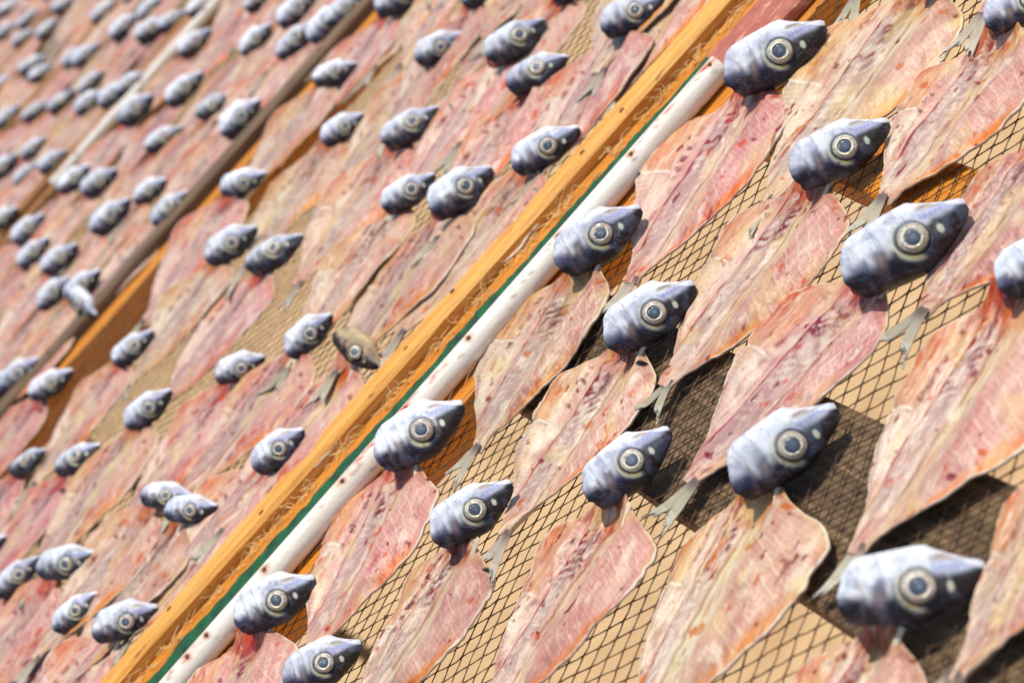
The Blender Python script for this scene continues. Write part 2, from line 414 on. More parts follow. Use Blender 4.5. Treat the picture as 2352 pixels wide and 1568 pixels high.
# ------------------------------------------------------------------ fish: head (x to the snout, y to the throat, z out of the cheek; length 1)
HT = np.array([0, .06, .15, .3, .45, .55, .7, .8, .88, .94, .98, 1.])
HB0 = np.array([-.2, -.21, -.218, -.232, -.242, -.24, -.17, -.128, -.098, -.08, -.064, -.04])
HB1 = np.array([.31, .318, .328, .345, .35, .336, .278, .225, .175, .13, .09, .05])
HW = np.array([.175, .19, .2, .205, .2, .185, .135, .1, .075, .052, .03, .008])
EYE_A, EYE_B, EYE_R = .52, .098, .13
def head_mesh(seed, nt_, nph):
    rs = random.Random(seed)
    t1 = np.linspace(0, 1, nt_) ** .9
    sg = np.linspace(-.2, 1.2, 300); k = np.hanning(13) if True else 0; k /= k.sum()
    def pr(Y):
        q = np.interp(sg, HT, Y); q = np.convolve(np.pad(q, 6, mode='edge'), k, 'valid'); return np.interp(t1, sg, q)
    b0, b1, wd = pr(HB0) * rs.uniform(.88, 1.1), pr(HB1) * rs.uniform(.92, 1.05), pr(HW) * rs.uniform(.84, 1.0)
    ph = np.linspace(0, 2 * pi, nph, endpoint=False)
    t, p = np.meshgrid(t1, ph, indexing='ij')
    bc = ((b0 + b1) / 2)[:, None]; hb = ((b1 - b0) / 2)[:, None]
    cp, sp = np.cos(p), np.sin(p)
    b = bc - hb * np.sign(cp) * np.abs(cp) ** 1.0
    z = wd[:, None] * np.sign(sp) * np.abs(sp) ** .9
    rear = np.interp(b, [-.25, -.2, -.1, 0, .1, .14, .19, .23, .27, .31, .36], [.17, .09, .0, -.05, -.085, -.092, -.085, -.06, -.045, -.01, .08])
    rear = rear + .035 * (fbm(b * 16 + 20, b * 0 + 3, seed, 3) - .5)
    a = rear + (1 - rear) * t
    o = rs.uniform(0, 40)
    N = lambda fx, fy, sd, oc=4: fbm(a * fx + o, b * fy + o + 11, seed + sd, oc)
    vis = sst(-.02, .04, z)
    de = np.sqrt((a - EYE_A) ** 2 + (b - EYE_B) ** 2)
    # relief: gill cover plates, eye rim, jaw
    pre = a - (.285 - .9 * (b - .06) ** 2); oper = a - (.115 - .5 * (b - .08) ** 2)
    rel = .006 * sst(-.016, .016, pre) + .010 * sst(-.012, .012, oper) - .010 * gau(de - .165, .02)
    rel = rel + .010 * gau(b + .055 + .12 * (a - .8), .028) * sst(.6, .68, a) - .030 * gau(b + .095 + .02 * (a - .7), .022) * sst(.62, .7, a) * sst(1, .93, a)
    rel = rel + .009 * (N(7, 9, 1, 3) - .5) + .004 * (N(24, 24, 7, 2) - .5)
    z = z + np.sign(z) * (rel * sst(.12, .17, de) - .03 * sst(.145, .09, de)) * sst(0, .08, np.abs(z))
    # colour
    nA, nB, nC = N(6, 8, 2), N(20, 26, 3), N(60, 70, 4, 3)
    bn = b + .022 + .07 * (nA - .5) + .03 * (nB - .5)
    opz = sst(.02, -.03, oper)                                   # hindmost gill plate
    col = np.zeros(a.shape + (3,)) + lin((196, 200, 212))
    col = mixc(col, (248, 248, 248), sst(-.04, -.13, bn) * .9)
    col = mixc(col, (122, 128, 152), sst(-.02, .09, bn - .05 * opz) * (.85 - .45 * opz))
    col = mixc(col, (236, 240, 246), sst(.5, .64, N(5, 6, 60, 2)) * sst(.16, .06, b) * sst(.8, .62, a) * .75)
    dk = sst(.085, .14, bn - .05 * opz - .04 * (.3 - a) * (a < .3)); dk2 = sst(-.015, .035, b - (.95 - a) * .10 + .03 * (nA - .5)) * sst(.6, .68, a)
    col = mixc(col, (66, 68, 92), sst(.045, .115, bn - .04 * opz) * .75)
    col = mixc(col, (24, 22, 32), dk * .96); col = mixc(col, (36, 26, 23), dk2 * .96)
    col = mixc(col, (64, 56, 108), gau(bn - .2, .05) * sst(.48, .62, N(8, 8, 61, 2)) * sst(.7, .5, a) * .55)
    col = mixc(col, (30, 25, 26), sst(.88, .98, a) * sst(-.045, .0, b))
    rg = 1 - np.abs(2 * N(7, 9, 50, 3) - 1); rg2 = 1 - np.abs(2 * N(13, 15, 51, 3) - 1)
    col = mixc(col, (120, 120, 132), sst(.95, .99, rg) * .4); col = mixc(col, (88, 84, 92), sst(.96, .99, rg2) * .3)
    col = mixc(col, (250, 250, 250), sst(.62, .75, N(9, 7, 52, 2)) * sst(.16, .08, b) * sst(.8, .62, a) * .6)
    col = mixc(col, (112, 120, 146), sst(.6, .7, N(7, 8, 53, 2)) * .3)
    col = mixc(col, (60, 58, 70), sst(.66, .74, N(12, 12, 54, 2)) * sst(.0, .12, b) * .4)
    col = mixc(col, (250, 248, 246), sst(-.16, -.21, b) * .7)
    # plate edges
    col = mixc(col, (104, 100, 108), gau(pre + .012 + .03 * (nB - .5), .010) * .35 * sst(.3, .5, N(12, 12, 6) + .1)); col = mixc(col, (246, 246, 246), gau(pre - .03, .03) * .5 * sst(.2, .1, b))
    col = mixc(col, (140, 128, 116), gau(oper + .012 + .04 * (nB - .5), .012) * .4 * sst(.35, .6, nA)); col = mixc(col, (240, 242, 246), gau(oper - .04, .04) * .5 * sst(.22, .12, b))
    col = mixc(col, (176, 150, 140), gau(pre + .05, .03) * gau(b - .16, .08) * .55)
    # pale crescent behind and under the eye
    cr = gau(de - .158, .020) * sst(.0, .08, EYE_A - a + .35 * (b - EYE_B))
    col = mixc(col, (222, 220, 190), cr * .7 * sst(.3, .55, nB + .15)); col = mixc(col, (206, 186, 60), gau(de - .146, .010) * gau(b - EYE_B - .15, .06) * sst(.02, .0, a - EYE_A) * .8)
    col = mixc(col, (60, 54, 56), gau(de - .136, .012) * .6)
    cz = (a - (.03 + .42 * (b + .1))) ; col = mixc(col, (176, 156, 132), gau(cz, .014) * sst(-.14, -.08, b) * sst(.24, .16, b) * sst(.3, .5, nA + .1) * .45 * sst(.35, .6, N(6, 6, 71, 2))); col = mixc(col, (240, 241, 245), gau(cz - .03, .02) * sst(-.14, -.08, b) * sst(.2, .1, b) * .3)
    # mouth: striped upper jaw plate, tan membrane, white lower jaw
    mx = gau(b + .035 + .10 * (a - .78), .03) * sst(.58, .66, a) * sst(.985, .95, a)
    col = mixc(col, (190, 194, 226), mx * .95); st = np.sin(a * 150 + 20 * b); col = mixc(col, (130, 128, 180), mx * sst(.2, .9, st) * .45)
    mem = gau(b + .105 + .02 * (a - .7), .026) * sst(.6, .68, a) * sst(.97, .88, a)
    col = mixc(col, (206, 188, 164), mem * .9)
    wj = sst(-.125, -.15, b + .10 * (1 - a) * 0 - .14 * sst(.68, 1, a)) * sst(.5, .6, a)
    col = mixc(col, (246, 244, 246), wj * .8); col = mixc(col, (92, 76, 74), gau(b + .082 - .02 * (a - .8), .007) * sst(.7, .76, a) * .6)
    # nostril patch and the dark spot on the gill flap
    col = mixc(col, (214, 216, 190), sst(1.15, .8, np.sqrt(((a - .742) / .024) ** 2 + ((b - .115) / .04) ** 2)))
    ds = np.sqrt(((a + .02) / .05) ** 2 + ((b - .235) / .03) ** 2); col = mixc(col, (24, 24, 30), sst(1.3, .7, ds + .6 * (nB - .5)))
    col = mixc(col, (150, 84, 70), sst(.65, .8, nB) * sst(.12, .2, b) * sst(.3, .15, a) * .5)
    col = col * (.92 + .16 * nC)[..., None]
    P = np.stack([a, -b * 1.02, z], -1)
    # hollow back with the red gill cavity
    cen = P[0].mean(0)
    caps = []; cc = []
    for f_, dx in ((.1, .16), (.5, .12), (.82, .05), (.95, .0)):
        r_ = cen + (P[0] - cen) * f_; r_[:, 0] += dx; caps.append(r_); cc.append(np.tile(lin((120, 44, 34)), (nph, 1)))
    P = np.vstack([np.array(caps), P]); col = np.vstack([np.array(cc), col])
    me = grid_mesh("head", P, col, [MAT['head']], wrap=True)
    return me

def eye_mesh(seed, nr, na):
    rs = random.Random(seed)
    r1 = np.concatenate([[0.0], np.linspace(.05, 1, nr)]); an = np.linspace(0, 2 * pi, na, endpoint=False)
    r, a = np.meshgrid(r1, an, indexing='ij')
    ox, oy = rs.uniform(-.07, .07), rs.uniform(-.05, .07)
    sq = 1 + .05 * np.cos(2 * a + rs.uniform(0, 6)) + .03 * np.cos(3 * a + rs.uniform(0, 6))
    x, y = r * np.cos(a) * sq, r * np.sin(a) * rs.uniform(.92, 1.0)
    z = .40 * np.sqrt(np.clip(1.15 - r * r, 0, 1)) + .06 * gau(r - .66, .10) - .05 * gau(r - .74, .04) - .05 * gau(r - .5, .05) + .03 * gau(r, .35)
    z = z - .12 * sst(.85, 1, r)
    nA = fbm(x * 3 + 20, y * 3 + 20, seed, 3); nB = fbm(x * 7 + 20, y * 7 + 20, seed + 2, 3)
    r = np.hypot(x - ox, y - oy) + .10 * (fbm(np.cos(a) * 1.5 + 20, np.sin(a) * 1.5 + 20, seed + 3, 3) - .5)
    pr_ = rs.uniform(.46, .52)
    col = np.zeros(r.shape + (3,)) + lin((240, 232, 210))
    col = mixc(col, (214, 206, 180), sst(.45, .65, nA) * .5)
    col = mixc(col, (244, 236, 214), gau(r - pr_ - .07, .05) * .8)
    col = mixc(col, (214, 190, 110), sst(.1, .7, -y) * gau(r - .7, .14) * .5)
    col = mixc(col, (196, 188, 164), sst(.7, .76, r) * .7)
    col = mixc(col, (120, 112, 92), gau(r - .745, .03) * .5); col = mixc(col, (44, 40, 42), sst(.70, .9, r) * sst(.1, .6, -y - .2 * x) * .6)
    col = mixc(col, (110, 100, 92), gau(r - .93, .04) * .5); col = mixc(col, (214, 204, 176), gau(r - .83, .04) * .6)
    col = mixc(col, (124, 108, 92), sst(.5, .7, nB) * .6); col = mixc(col, (190, 150, 120), sst(.6, .75, fbm(x * 4 + 7, y * 4 + 9, seed + 6, 3)) * .5)
    col = mixc(col, (96, 90, 90), sst(.95, 1, r))
    col = mixc(col, (70, 80, 94), sst(pr_ + .02, pr_ - .02, r)); col = mixc(col, (136, 148, 160), gau(np.hypot(x - .05, y - .03), .2) * sst(.3, .6, nA + .1) * .7)
    col = mixc(col, (34, 38, 46), gau(r - pr_, .035) * .75)
    return grid_mesh("eye", np.stack([x, y, z], -1), col, [MAT['eye']], wrap=True)

# ------------------------------------------------------------------ fish: tail fin and the bony strip at the gill
def tail_mesh(seed, nu=34, nv=15):
    rs = random.Random(seed); V = []; F = []; cols = []
    for lobe in (-1, 1):
        an = lobe * rs.uniform(.06, .2) + rs.uniform(-.06, .06); ln = rs.uniform(.036, .05); wdt = rs.uniform(.0032, .0052); cv = lobe * rs.uniform(.05, .35)
        P = np.zeros((nu, nv, 3)); cl = np.zeros((nu, nv, 3)); tip = [rs.uniform(.86, 1.0) - .25 * (j / (nv - 1) if lobe < 0 else 1 - j / (nv - 1)) for j in range(nv)]
        for i in range(nu):
            t = i / (nu - 1)
            wv = .003 + wdt * t ** .55
            for j in range(nv):
                q = j / (nv - 1) - .5
                lx = t * ln * (1 if t < .5 else 1 - (1 - tip[j]) * (t - .5) / .5) - .004; ly = q * wv * 1.5 + cv * ln * t * t
                ray = .5 + .5 * sin(j * pi)
                P[i, j] = (lx * cos(an) - ly * sin(an), lx * sin(an) + ly * cos(an) + lobe * .0016, .0032 - .0016 * t + .0007 * (j % 2) * min(1, 3 * t) + .004 * t * t * rs.uniform(.9, 1) * (1 + lobe) / 2)
                c = lin((208, 196, 170)) * (.45 if j % 2 else 1.1) * (.8 + .3 * vnoise(np.array(t * 9 + 20), np.array(j * .7 + 20), seed))
                d = exp(-((t - .06) / .15) ** 2); c = c * (1 - .85 * d) + lin((86, 62, 62)) * .85 * d
                if t > .6: c = c * .75 + lin((220, 214, 198)) * .25
                cl[i, j] = c
        b = len(V); V += P.reshape(-1, 3).tolist(); V += (P - np.array([0, 0, .0006])).reshape(-1, 3).tolist(); cols += cl.reshape(-1, 3).tolist() * 2
        n = nu * nv
        for i in range(nu - 1):
            for j in range(nv - 1):
                f = (b + i * nv + j, b + (i + 1) * nv + j, b + (i + 1) * nv + j + 1, b + i * nv + j + 1); F.append(f); F.append(tuple(k + n for k in f[::-1]))
        ring = [i * nv for i in range(nu)] + [(nu - 1) * nv + j for j in range(1, nv)] + [i * nv + nv - 1 for i in range(nu - 2, -1, -1)] + [j for j in range(nv - 2, 0, -1)]
        for k in range(len(ring)):
            p, q = ring[k] + b, ring[(k + 1) % len(ring)] + b; F.append((p, p + n, q + n, q))
    me = bpy.data.meshes.new("tail_fin"); me.from_pydata(V, [], F); me.materials.append(MAT['fin'])
    me.polygons.foreach_set("use_smooth", np.ones(len(F), dtype=bool))
    at = me.color_attributes.new("tint", 'FLOAT_COLOR', 'POINT'); c4 = np.ones((len(V), 4), np.float32); c4[:, :3] = cols
    at.data.foreach_set("color", c4.ravel()); me.update(); return me

def bone_mesh(seed):
    rs = random.Random(seed); nu, nv = 16, 5; P = np.zeros((nu, nv, 3)); cl = np.zeros((nu, nv, 3))
    for i in range(nu):
        t = i / (nu - 1)
        for j in range(nv):
            q = j / (nv - 1) - .5
            wv = .0042 * (1 - .65 * t)
            P[i, j] = (-.012 + .026 * t, q * wv + .006 * t * t, 0.0105 - .006 * t + .0012 * cos(q * 5))
            c = lin((214, 196, 166)) * (.8 + .3 * (j % 2)); d = exp(-((t - .3) / .2) ** 2) * .4
            cl[i, j] = c * (1 - d) + lin((180, 176, 150)) * d
    return grid_mesh("gill_bone", P, cl, [MAT['fin']])

# shared meshes for the repeats
BV = [body_mesh(.152, .066 * k, .053 * m_, 500 + i * 31, 84, 56) for i, (k, m_) in enumerate([(1, 1), (.94, 1.06), (1.06, .95), (.88, .9), (1, .85), (.92, 1.1), (1.08, 1.0)])]
HV = [head_mesh(900 + i * 13, 50, 48) for i in range(6)]
EV = [eye_mesh(40 + i, 22, 40) for i in range(5)]
TV = [tail_mesh(70 + i) for i in range(6)]
GV = [bone_mesh(30)]

def frame_for(lat, ang, flip=1):
    """world axes of a head whose cheek faces `lat` and whose snout points at `ang` degrees in the picture"""
    Lv = Vector(lat).normalized()
    e1 = Lv.cross(Vector((0, 0, 1))).normalized(); e2 = Lv.cross(e1)
    best = None
    for k in range(720):
        f_ = k * pi / 360; A = e1 * cos(f_) + e2 * sin(f_)
        q = np.array(A); dd = degrees(atan2(q @ UP, q @ RT)) - ang; dd = abs((dd + 180) % 360 - 180)
        if best is None or dd < best[0]: best = (dd, A)
    A = best[1]; T = Lv.cross(A)
    return A, T, Lv

NF = [0]
def make_fish(neck, ang, L, wl, wr, head, hang, hlen, label, group, seed, hires=False, zoff=0.0, lat_el=48, lat_az=0, flip=1, tail=True):
    """neck: (x, y) on the net; ang: direction neck->tail; head: picture position of the head's middle; hlen: length in metres"""
    NF[0] += 1
    rs = random.Random(seed)
    root = put(bpy.data.objects.new("dried_fish", None)); root.empty_display_size = .02
    root.location = (neck[0], neck[1], H + .0012 + zoff); root.rotation_euler = (0, 0, ang)
    tag(root, label, "dried fish", group)
    RM = Matrix.Translation(root.location) @ Matrix.Rotation(ang, 4, 'Z'); RI = RM.inverted()
    if hires: me = body_mesh(L, wl, wr, seed, 190, 120); sc = 1.0
    else: me = BV[rs.randrange(len(BV))]; sc = L / .152
    b = put(bpy.data.objects.new("fillet", me), root); b.scale = (sc, sc if hires else wl / .066, 1)
    if not hires: b.rotation_euler = (rs.uniform(-.03, .03), rs.uniform(-.012, .012), 0)
    if tail:
        tf = put(bpy.data.objects.new("tail_fin", TV[rs.randrange(len(TV))]), root)
        tf.location = (L * .985, .015 * 0, 0.0008); tf.rotation_euler = (0, rs.uniform(0, .06), rs.uniform(-.18, .18)); tf.scale = (rs.uniform(.85, 1.1),) * 3
    hm = head_mesh(seed + 5, 84, 80) if hires else HV[rs.randrange(len(HV))]
    el, az = radians(lat_el), radians(lat_az)
    lat = (cos(el) * sin(az), -cos(el) * cos(az), sin(el))
    A, T, Lv = frame_for(lat, hang)
    if flip < 0: T = -T
    R3 = Matrix((A, T, Lv * (1 if flip > 0 else 1))).transposed()
    if flip < 0: R3 = Matrix((A, T, A.cross(T))).transposed(); 
    # rest the head on the net: lowest vertex touches it
    co = np.empty(len(hm.vertices) * 3, np.float32); hm.vertices.foreach_get("co", co); co = co.reshape(-1, 3)
    low = float((co @ np.array(R3)[2]).min()) * hlen
    cen = float((Vector((.47, -.07, 0)).dot(Vector(np.array(R3)[2])))) * hlen
    base = .001 + zoff
    hz = base - low + cen                                # height of the head's middle over the net
    hx, hy = un(head[0], head[1], hz)
    org = Vector((hx, hy, H + hz)) - (R3 @ Vector((.47, -.07, 0))) * hlen
    W = Matrix.Translation(org) @ R3.to_4x4() @ Matrix.Scale(hlen, 4)
    ho = put(bpy.data.objects.new("head", hm), root); ho.matrix_basis = RI @ W
    ey = put(bpy.data.objects.new("eye", EV[rs.randrange(len(EV))]), ho)
    sz = .197 if flip > 0 else -.197
    ey.matrix_basis = Matrix.Translation((EYE_A, -EYE_B * 1.02, .158 * (1 if flip > 0 else -1))) @ (Matrix.Rotation(radians(0), 4, 'X') if flip > 0 else Matrix.Rotation(pi, 4, 'X')) @ Matrix.Rotation(radians(6), 4, 'Y') @ Matrix.Rotation(radians(8), 4, 'X') @ Matrix.Diagonal((EYE_R, EYE_R, EYE_R, 1))
    if hires or rs.random() < .5:
        gb = put(bpy.data.objects.new("gill_bone", GV[0]), root); gb.location = (0.010, wr * .30, -.003); gb.rotation_euler = (0, 0, rs.uniform(-.15, .25))
    return root

# ------------------------------------------------------------------ racks
XL = -1.2
def net(parent, x0, x1, y0, y1, seed, side=.0111, half=radians(31.5), r=.00045):
    rs = np.random.RandomState(seed)
    ax, ay = side * cos(half), side * sin(half)
    ni = int((y1 - y0) / ay) + 1; nj = int((x1 - x0) / ax) + 1
    J, I = np.meshgrid(np.arange(nj + 1), np.arange(ni + 1))
    ok = (I + J) % 2 == 0
    X = x0 + J * ax; Y = y0 + I * ay
    wx = .011 * (fbm(X * 9 + 30, Y * 9 + 30, seed, 3) - .5) + rs.uniform(-.0006, .0006, X.shape); wy = .011 * (fbm(X * 9 + 60, Y * 9 + 10, seed + 1, 3) - .5) + rs.uniform(-.0006, .0006, X.shape)
    Z = H - .0012 - .004 * np.sin(np.clip((Y - y0) / (y1 - y0), 0, 1) * pi) * 0.4 + .0016 * (fbm(X * 14 + 5, Y * 14 + 5, seed + 2, 2) - .5)
    P = np.stack([X + wx, Y + wy, Z], -1)
    V = []; F = []
    tri = [(0, 1), (.87, -.5), (-.87, -.5)]
    def edge(a, b):
        d = b - a; l = sqrt(d @ d); d = d / l; s_ = np.array([-d[1], d[0], 0]); u_ = np.array([0, 0, 1.])
        mid = (a + b) / 2 + s_ * rs.uniform(-.0004, .0004) + u_ * rs.uniform(-.0006, .0001)
        k = len(V); rr = r * rs.uniform(.8, 1.2)
        for p, q in ((a, 1.25), (mid, .9), (b, 1.25)):
            for (m, n_) in tri: V.append(p + (s_ * m + u_ * n_) * rr * q)
        for g in (0, 3):
            for c in range(3): F.append((k + g + c, k + g + (c + 1) % 3, k + g + 3 + (c + 1) % 3, k + g + 3 + c))
    def knot(p):
        k = len(V); q = r * rs.uniform(1.7, 2.6)
        if rs.rand() < .02: q *= 2
        for d in ((1, 0, 0), (0, 1, 0), (-1, 0, 0), (0, -1, 0), (0, 0, .8), (0, 0, -.8)): V.append(p + np.array(d) * q)
        for c in range(4): F.append((k + c, k + (c + 1) % 4, k + 4)); F.append((k + (c + 1) % 4, k + c, k + 5))
    for i in range(ni + 1):
        for j in range(nj + 1):
            if not ok[i, j]: continue
            knot(P[i, j])
            if i < ni and j < nj: edge(P[i, j], P[i + 1, j + 1])
            if i < ni and j > 0: edge(P[i, j], P[i + 1, j - 1])
    me = bpy.data.meshes.new("net"); me.from_pydata([tuple(v) for v in V], [], F); me.materials.append(MAT['twine']); me.update()
    return put(bpy.data.objects.new("net", me), parent)

def pipe_obj(parent, x0, x1, y, z, rad, nails, reds, seed, tilt=0.0):
    n, m_ = int((x1 - x0) / .004), 28
    X = np.linspace(x0, x1, n); th = np.linspace(0, 2 * pi, m_, endpoint=False)
    xx, tt = np.meshgrid(X, th, indexing='ij')
    R_ = rad * (1 + .02 * (fbm(xx * 10 + 40, tt * 1.0, seed, 2) - .5))
    P = np.stack([xx, y + tilt * xx + R_ * np.cos(tt), z + R_ * np.sin(tt)], -1)
    col = np.zeros(xx.shape + (3,)) + lin((238, 230, 214))
    col = mixc(col, (214, 200, 172), sst(.55, .75, fbm(xx * 22 + 9, tt * 2 + 4, seed + 1)) * .4)
    for (nx, nth) in nails:
        d = np.hypot(xx - nx, (tt - nth) * rad) + .002 * (fbm(xx * 400 + 7, tt * 6 + 3, seed + 5, 2) - .5)
        col = mixc(col, (196, 112, 30), sst(.0050, .002, d) * .8); col = mixc(col, (92, 44, 26), sst(.0026, .0014, d))
        dr = gau((tt - nth) * rad + .007, .006) * gau(xx - nx + .002, .0025); col = mixc(col, (214, 150, 60), dr * .6)
    for (rx, rl) in reds:
        d = gau(xx - rx, rl) * sst(1.2, 1.5, tt) * sst(2.3, 2.0, tt) * sst(.45, .6, fbm(xx * 150 + 3, tt * 5, seed + 9, 3))
        col = mixc(col, (206, 60, 58), d * .95)
    sp = sst(.8, .84, fbm(xx * 160 + 3, tt * 4 + 3, seed + 11, 2)); col = mixc(col, (150, 120, 88), sp * .7)
    # close both ends
    e0 = P[0].mean(0); e1 = P[-1].mean(0)
    P = np.concatenate([[np.tile(e0, (m_, 1))], [e0 + (P[0] - e0) * .75], P, [e1 + (P[-1] - e1) * .75], [np.tile(e1, (m_, 1))]])
    col = np.concatenate([[col[0] * .5], [col[0]], col, [col[-1]], [col[-1] * .5]])
    o = put(bpy.data.objects.new("pipe", grid_mesh("pipe", P, col, [MAT['pipe']], wrap=True)), parent)
    for (nx, nth) in nails:
        b = MB(); c = Vector((0, cos(nth), sin(nth))); p = Vector((nx, y + tilt * nx, z)) + c * rad * .97
        b.tube([p, p + c * .0009], .0016, 8, False)
        b.build("nail", MAT['rust'], o)
    return o

def nails_on(parent, xs_, y, z, rnd, ln=.0022):
    for x in xs_:
        b = MB(); yy = y + rnd.uniform(-.006, .006)
        b.tube([(x - ln, yy - .0003, z - .0001), (x, yy, z + .0003), (x + ln, yy + .0002, z - .0001)], .0011, 6, False)
        b.build("nail", MAT['rust'], parent)

def legs(root, x0, x1, y0, y1, ztop, mat):
    for x in (x0, x1):
        for y in (y0, y1):
            b = MB(); b.box(x - .02, x + .02, y - .02, y + .02, -.03, ztop, 1); b.build("leg", mat, root)

def fray(parent, x0, x1, y, z, count, seed, spread=.006, ln=.016):
    rnd = random.Random(seed); b = MB()
    for i in range(count):
        x = rnd.uniform(x0, x1)
        if rnd.random() < .5: x = x0 + (x1 - x0) * (int((x - x0) / (x1 - x0) * 19) + rnd.gauss(.5, .12)) / 19
        p = Vector((x, y + rnd.gauss(0, spread * .6), z)); d = rnd.uniform(0, 2 * pi); pts = [p.copy()]; dz = rnd.uniform(.0, .9)
        cv = rnd.uniform(-.9, .9); m = rnd.randint(6, 12); st = ln * rnd.uniform(.5, 1.3) / m
        for k in range(m):
            d += cv * .5 + rnd.uniform(-.5, .5)
            p = p + Vector((cos(d) * 1.2, sin(d) * .6, dz)) * st; dz += rnd.uniform(-.5, .25)
            if p.z < z: p.z = z + .0002
            pts.append(p.copy())
        b.tube(pts, rnd.uniform(.00022, .0005), 4)
    return tag(b.build("frayed_twine", MAT['fray'], parent), kind="stuff")

rnd = random.Random(5)
def rack(label, ):
    r = put(bpy.data.objects.new("drying_rack", None)); r.location = (0, 0, 0); r.empty_display_size = .1
    return tag(r, label, "drying rack", "net racks standing in rows on the sand")

# rack nearest the camera
Y1 = 1.092
k1 = rack("nearest wooden net rack with a nailed white pipe and bare mesh showing sand")
net(k1, -.62, .58, .40, 1.10, 11)
b = MB(); b.box(XL, .62, Y1, 1.190, H - .030, H, 40, .0006, rnd); b.build("back_board", MAT['honey_dark'], k1)
pn = []
for (px, py) in ((1440, 352), (1280, 540), (1066, 765), (925, 924), (783, 1095), (605, 1293), (474, 1444), (430, 1491), (1622, 150)):
    pn.append((un(px, py, .016)[0], 1.95))
PIPE_Y, PIPE_R = 1.118, .0098
xe = un(1650, 148, .0105)[0]
pipe_obj(k1, XL, xe, PIPE_Y, H + .0098, PIPE_R, pn, [(-.09, .02), (-.06, .014), (-.13, .02), (.19, .02), (.235, .01), (-.36, .05)], 3, .018)
b = MB(); b.box(xe + .002, .62, 1.098, 1.150, H + .0015, H + .011, 24, .0006, rnd); rb = b.build("painted_lath", MAT['redboard'], k1)
nails_on(rb, [xe + .018], 1.125, H + .0105, rnd)
# green edging with a ragged far border
gvv = []; gff = []; ng = 420
for i in range(ng):
    x = XL + (.60 - XL) * i / (ng - 1)
    y1_ = 1.1695 + .010 * (fbm(np.array(x * 40 + 50), np.array(1.0), 8, 4) - .5) + .0025 * (rnd.random() - .5) + .003 * (fbm(np.array(x * 7 + 50), np.array(4.0), 9, 2) - .5)
    if x > xe + .02: y1_ -= .001
    for (yy, zz) in ((1.1385 if x < xe else 1.151, H + .0006), (1.1385 if x < xe else 1.151, H + .0022), (y1_ - .001, H + .0024), (y1_, H + .0006)): gvv.append((x, yy, zz))
for i in range(ng - 1):
    for k in range(4): gff.append((i * 4 + k, i * 4 + (k + 1) % 4, (i + 1) * 4 + (k + 1) % 4, (i + 1) * 4 + k))
mesh_obj("green_edging", gvv, gff, MAT['green'], k1, False)
fray(k1, -.5, .42, 1.182, H + .001, 330, 4)
fray(k1, -.5, .2, Y1 + .012, H + .001, 70, 6, .005)
# boards crossing under the net
def cross(parent, p0, p1, wd_, z0, z1, mat, name="cross_board"):
    """board lying from p0 to p1 under the net"""
    d = Vector((p1[0] - p0[0], p1[1] - p0[1], 0)); L_ = d.length
    b = MB(); b.box(0, L_, -wd_ / 2, wd_ / 2, 0, z1 - z0, 16, .0008, rnd, .002)
    o = b.build(name, mat, parent); o.location = (p0[0], p0[1], H + z0); o.rotation_euler = (0, 0, atan2(d.y, d.x)); return o
cross(k1, (.015, 1.085), (.075, .40), .098, -.035, -.006, MAT['weathered'])
cross(k1, (.225, 1.085), (.225, .40), .040, -.026, -.005, MAT['honey_dark'])
b = MB(); b.box(XL, .62, .385, .43, H - .03, H + .004, 20, .0006, rnd); b.build("front_rail", MAT['honey'], k1)
legs(k1, XL + .03, .60, .41, 1.16, H - .031, MAT['weathered'])

def far_rack(label, y0, y1, x1, beam_w, beam_h, mats, seed, pipe=False, board_w=.027, board_h=.045, tilt=0.0, nail=True, legm='weathered', r=.00042, side=.0111):
    k = rack(label)
    net(k, XL, x1, y0 + beam_w, y1 + .01, seed, side=side, r=r)
    b = MB(); b.box(XL, x1, y0, y0 + beam_w, H - .025, H + beam_h, 30, .0006, rnd, .003); fb = b.build("front_rail", MAT[mats[0]], k)
    if nail: nails_on(fb, [XL + .06 + .105 * i + rnd.uniform(-.045, .045) for i in range(int((x1 - XL) / .105))], y0 + beam_w * .5, H + beam_h, rnd)
    b = MB(); b.box(XL, x1, y1, y1 + board_w, H - board_h, H, 30, .0006, rnd, .002); b.build("back_board", MAT[mats[1]], k)
    if pipe: pipe_obj(k, un(135, 440)[0], x1 - .03, y1 - .022, H + .008, .0075, [(x1 - .1 - .14 * i, 1.9) for i in range(6)], [], seed + 4)
    fb.rotation_euler = (0, 0, 0)
    legs(k, XL + .03, -1.0, y0 + .015, y1 + .01, H - .047, MAT[legm])
    return k
far_rack("second net rack behind a nailed honey yellow beam, crowded with fish", 1.193, 1.903, .50, .026, .0098, ('honey', 'honey_dark'), 21)
k3 = far_rack("third net rack with blurred fish and an off-white pipe along its back", 1.933, 2.585, .30, .028, .0135, ('grey_wood', 'gold_wood'), 31, True)
far_rack("fourth net rack from the camera behind a thin golden brown rail, covered by blurred fish", 2.614, 3.14, .14, .05, .010, ('gold_wood', 'gold_wood'), 41, r=.0005, side=.013)
far_rack("fifth net rack from the camera, narrow and strongly blurred near the upper left corner", 3.17, 3.625, .06, .05, .010, ('gold_wood', 'gold_wood'), 51, r=.0005, side=.013)
far_rack("farthest net rack filling the extreme upper left corner beyond the other racks", 3.655, 4.60, -.03, .05, .010, ('gold_wood', 'gold_wood'), 61, r=.0006, side=.016)

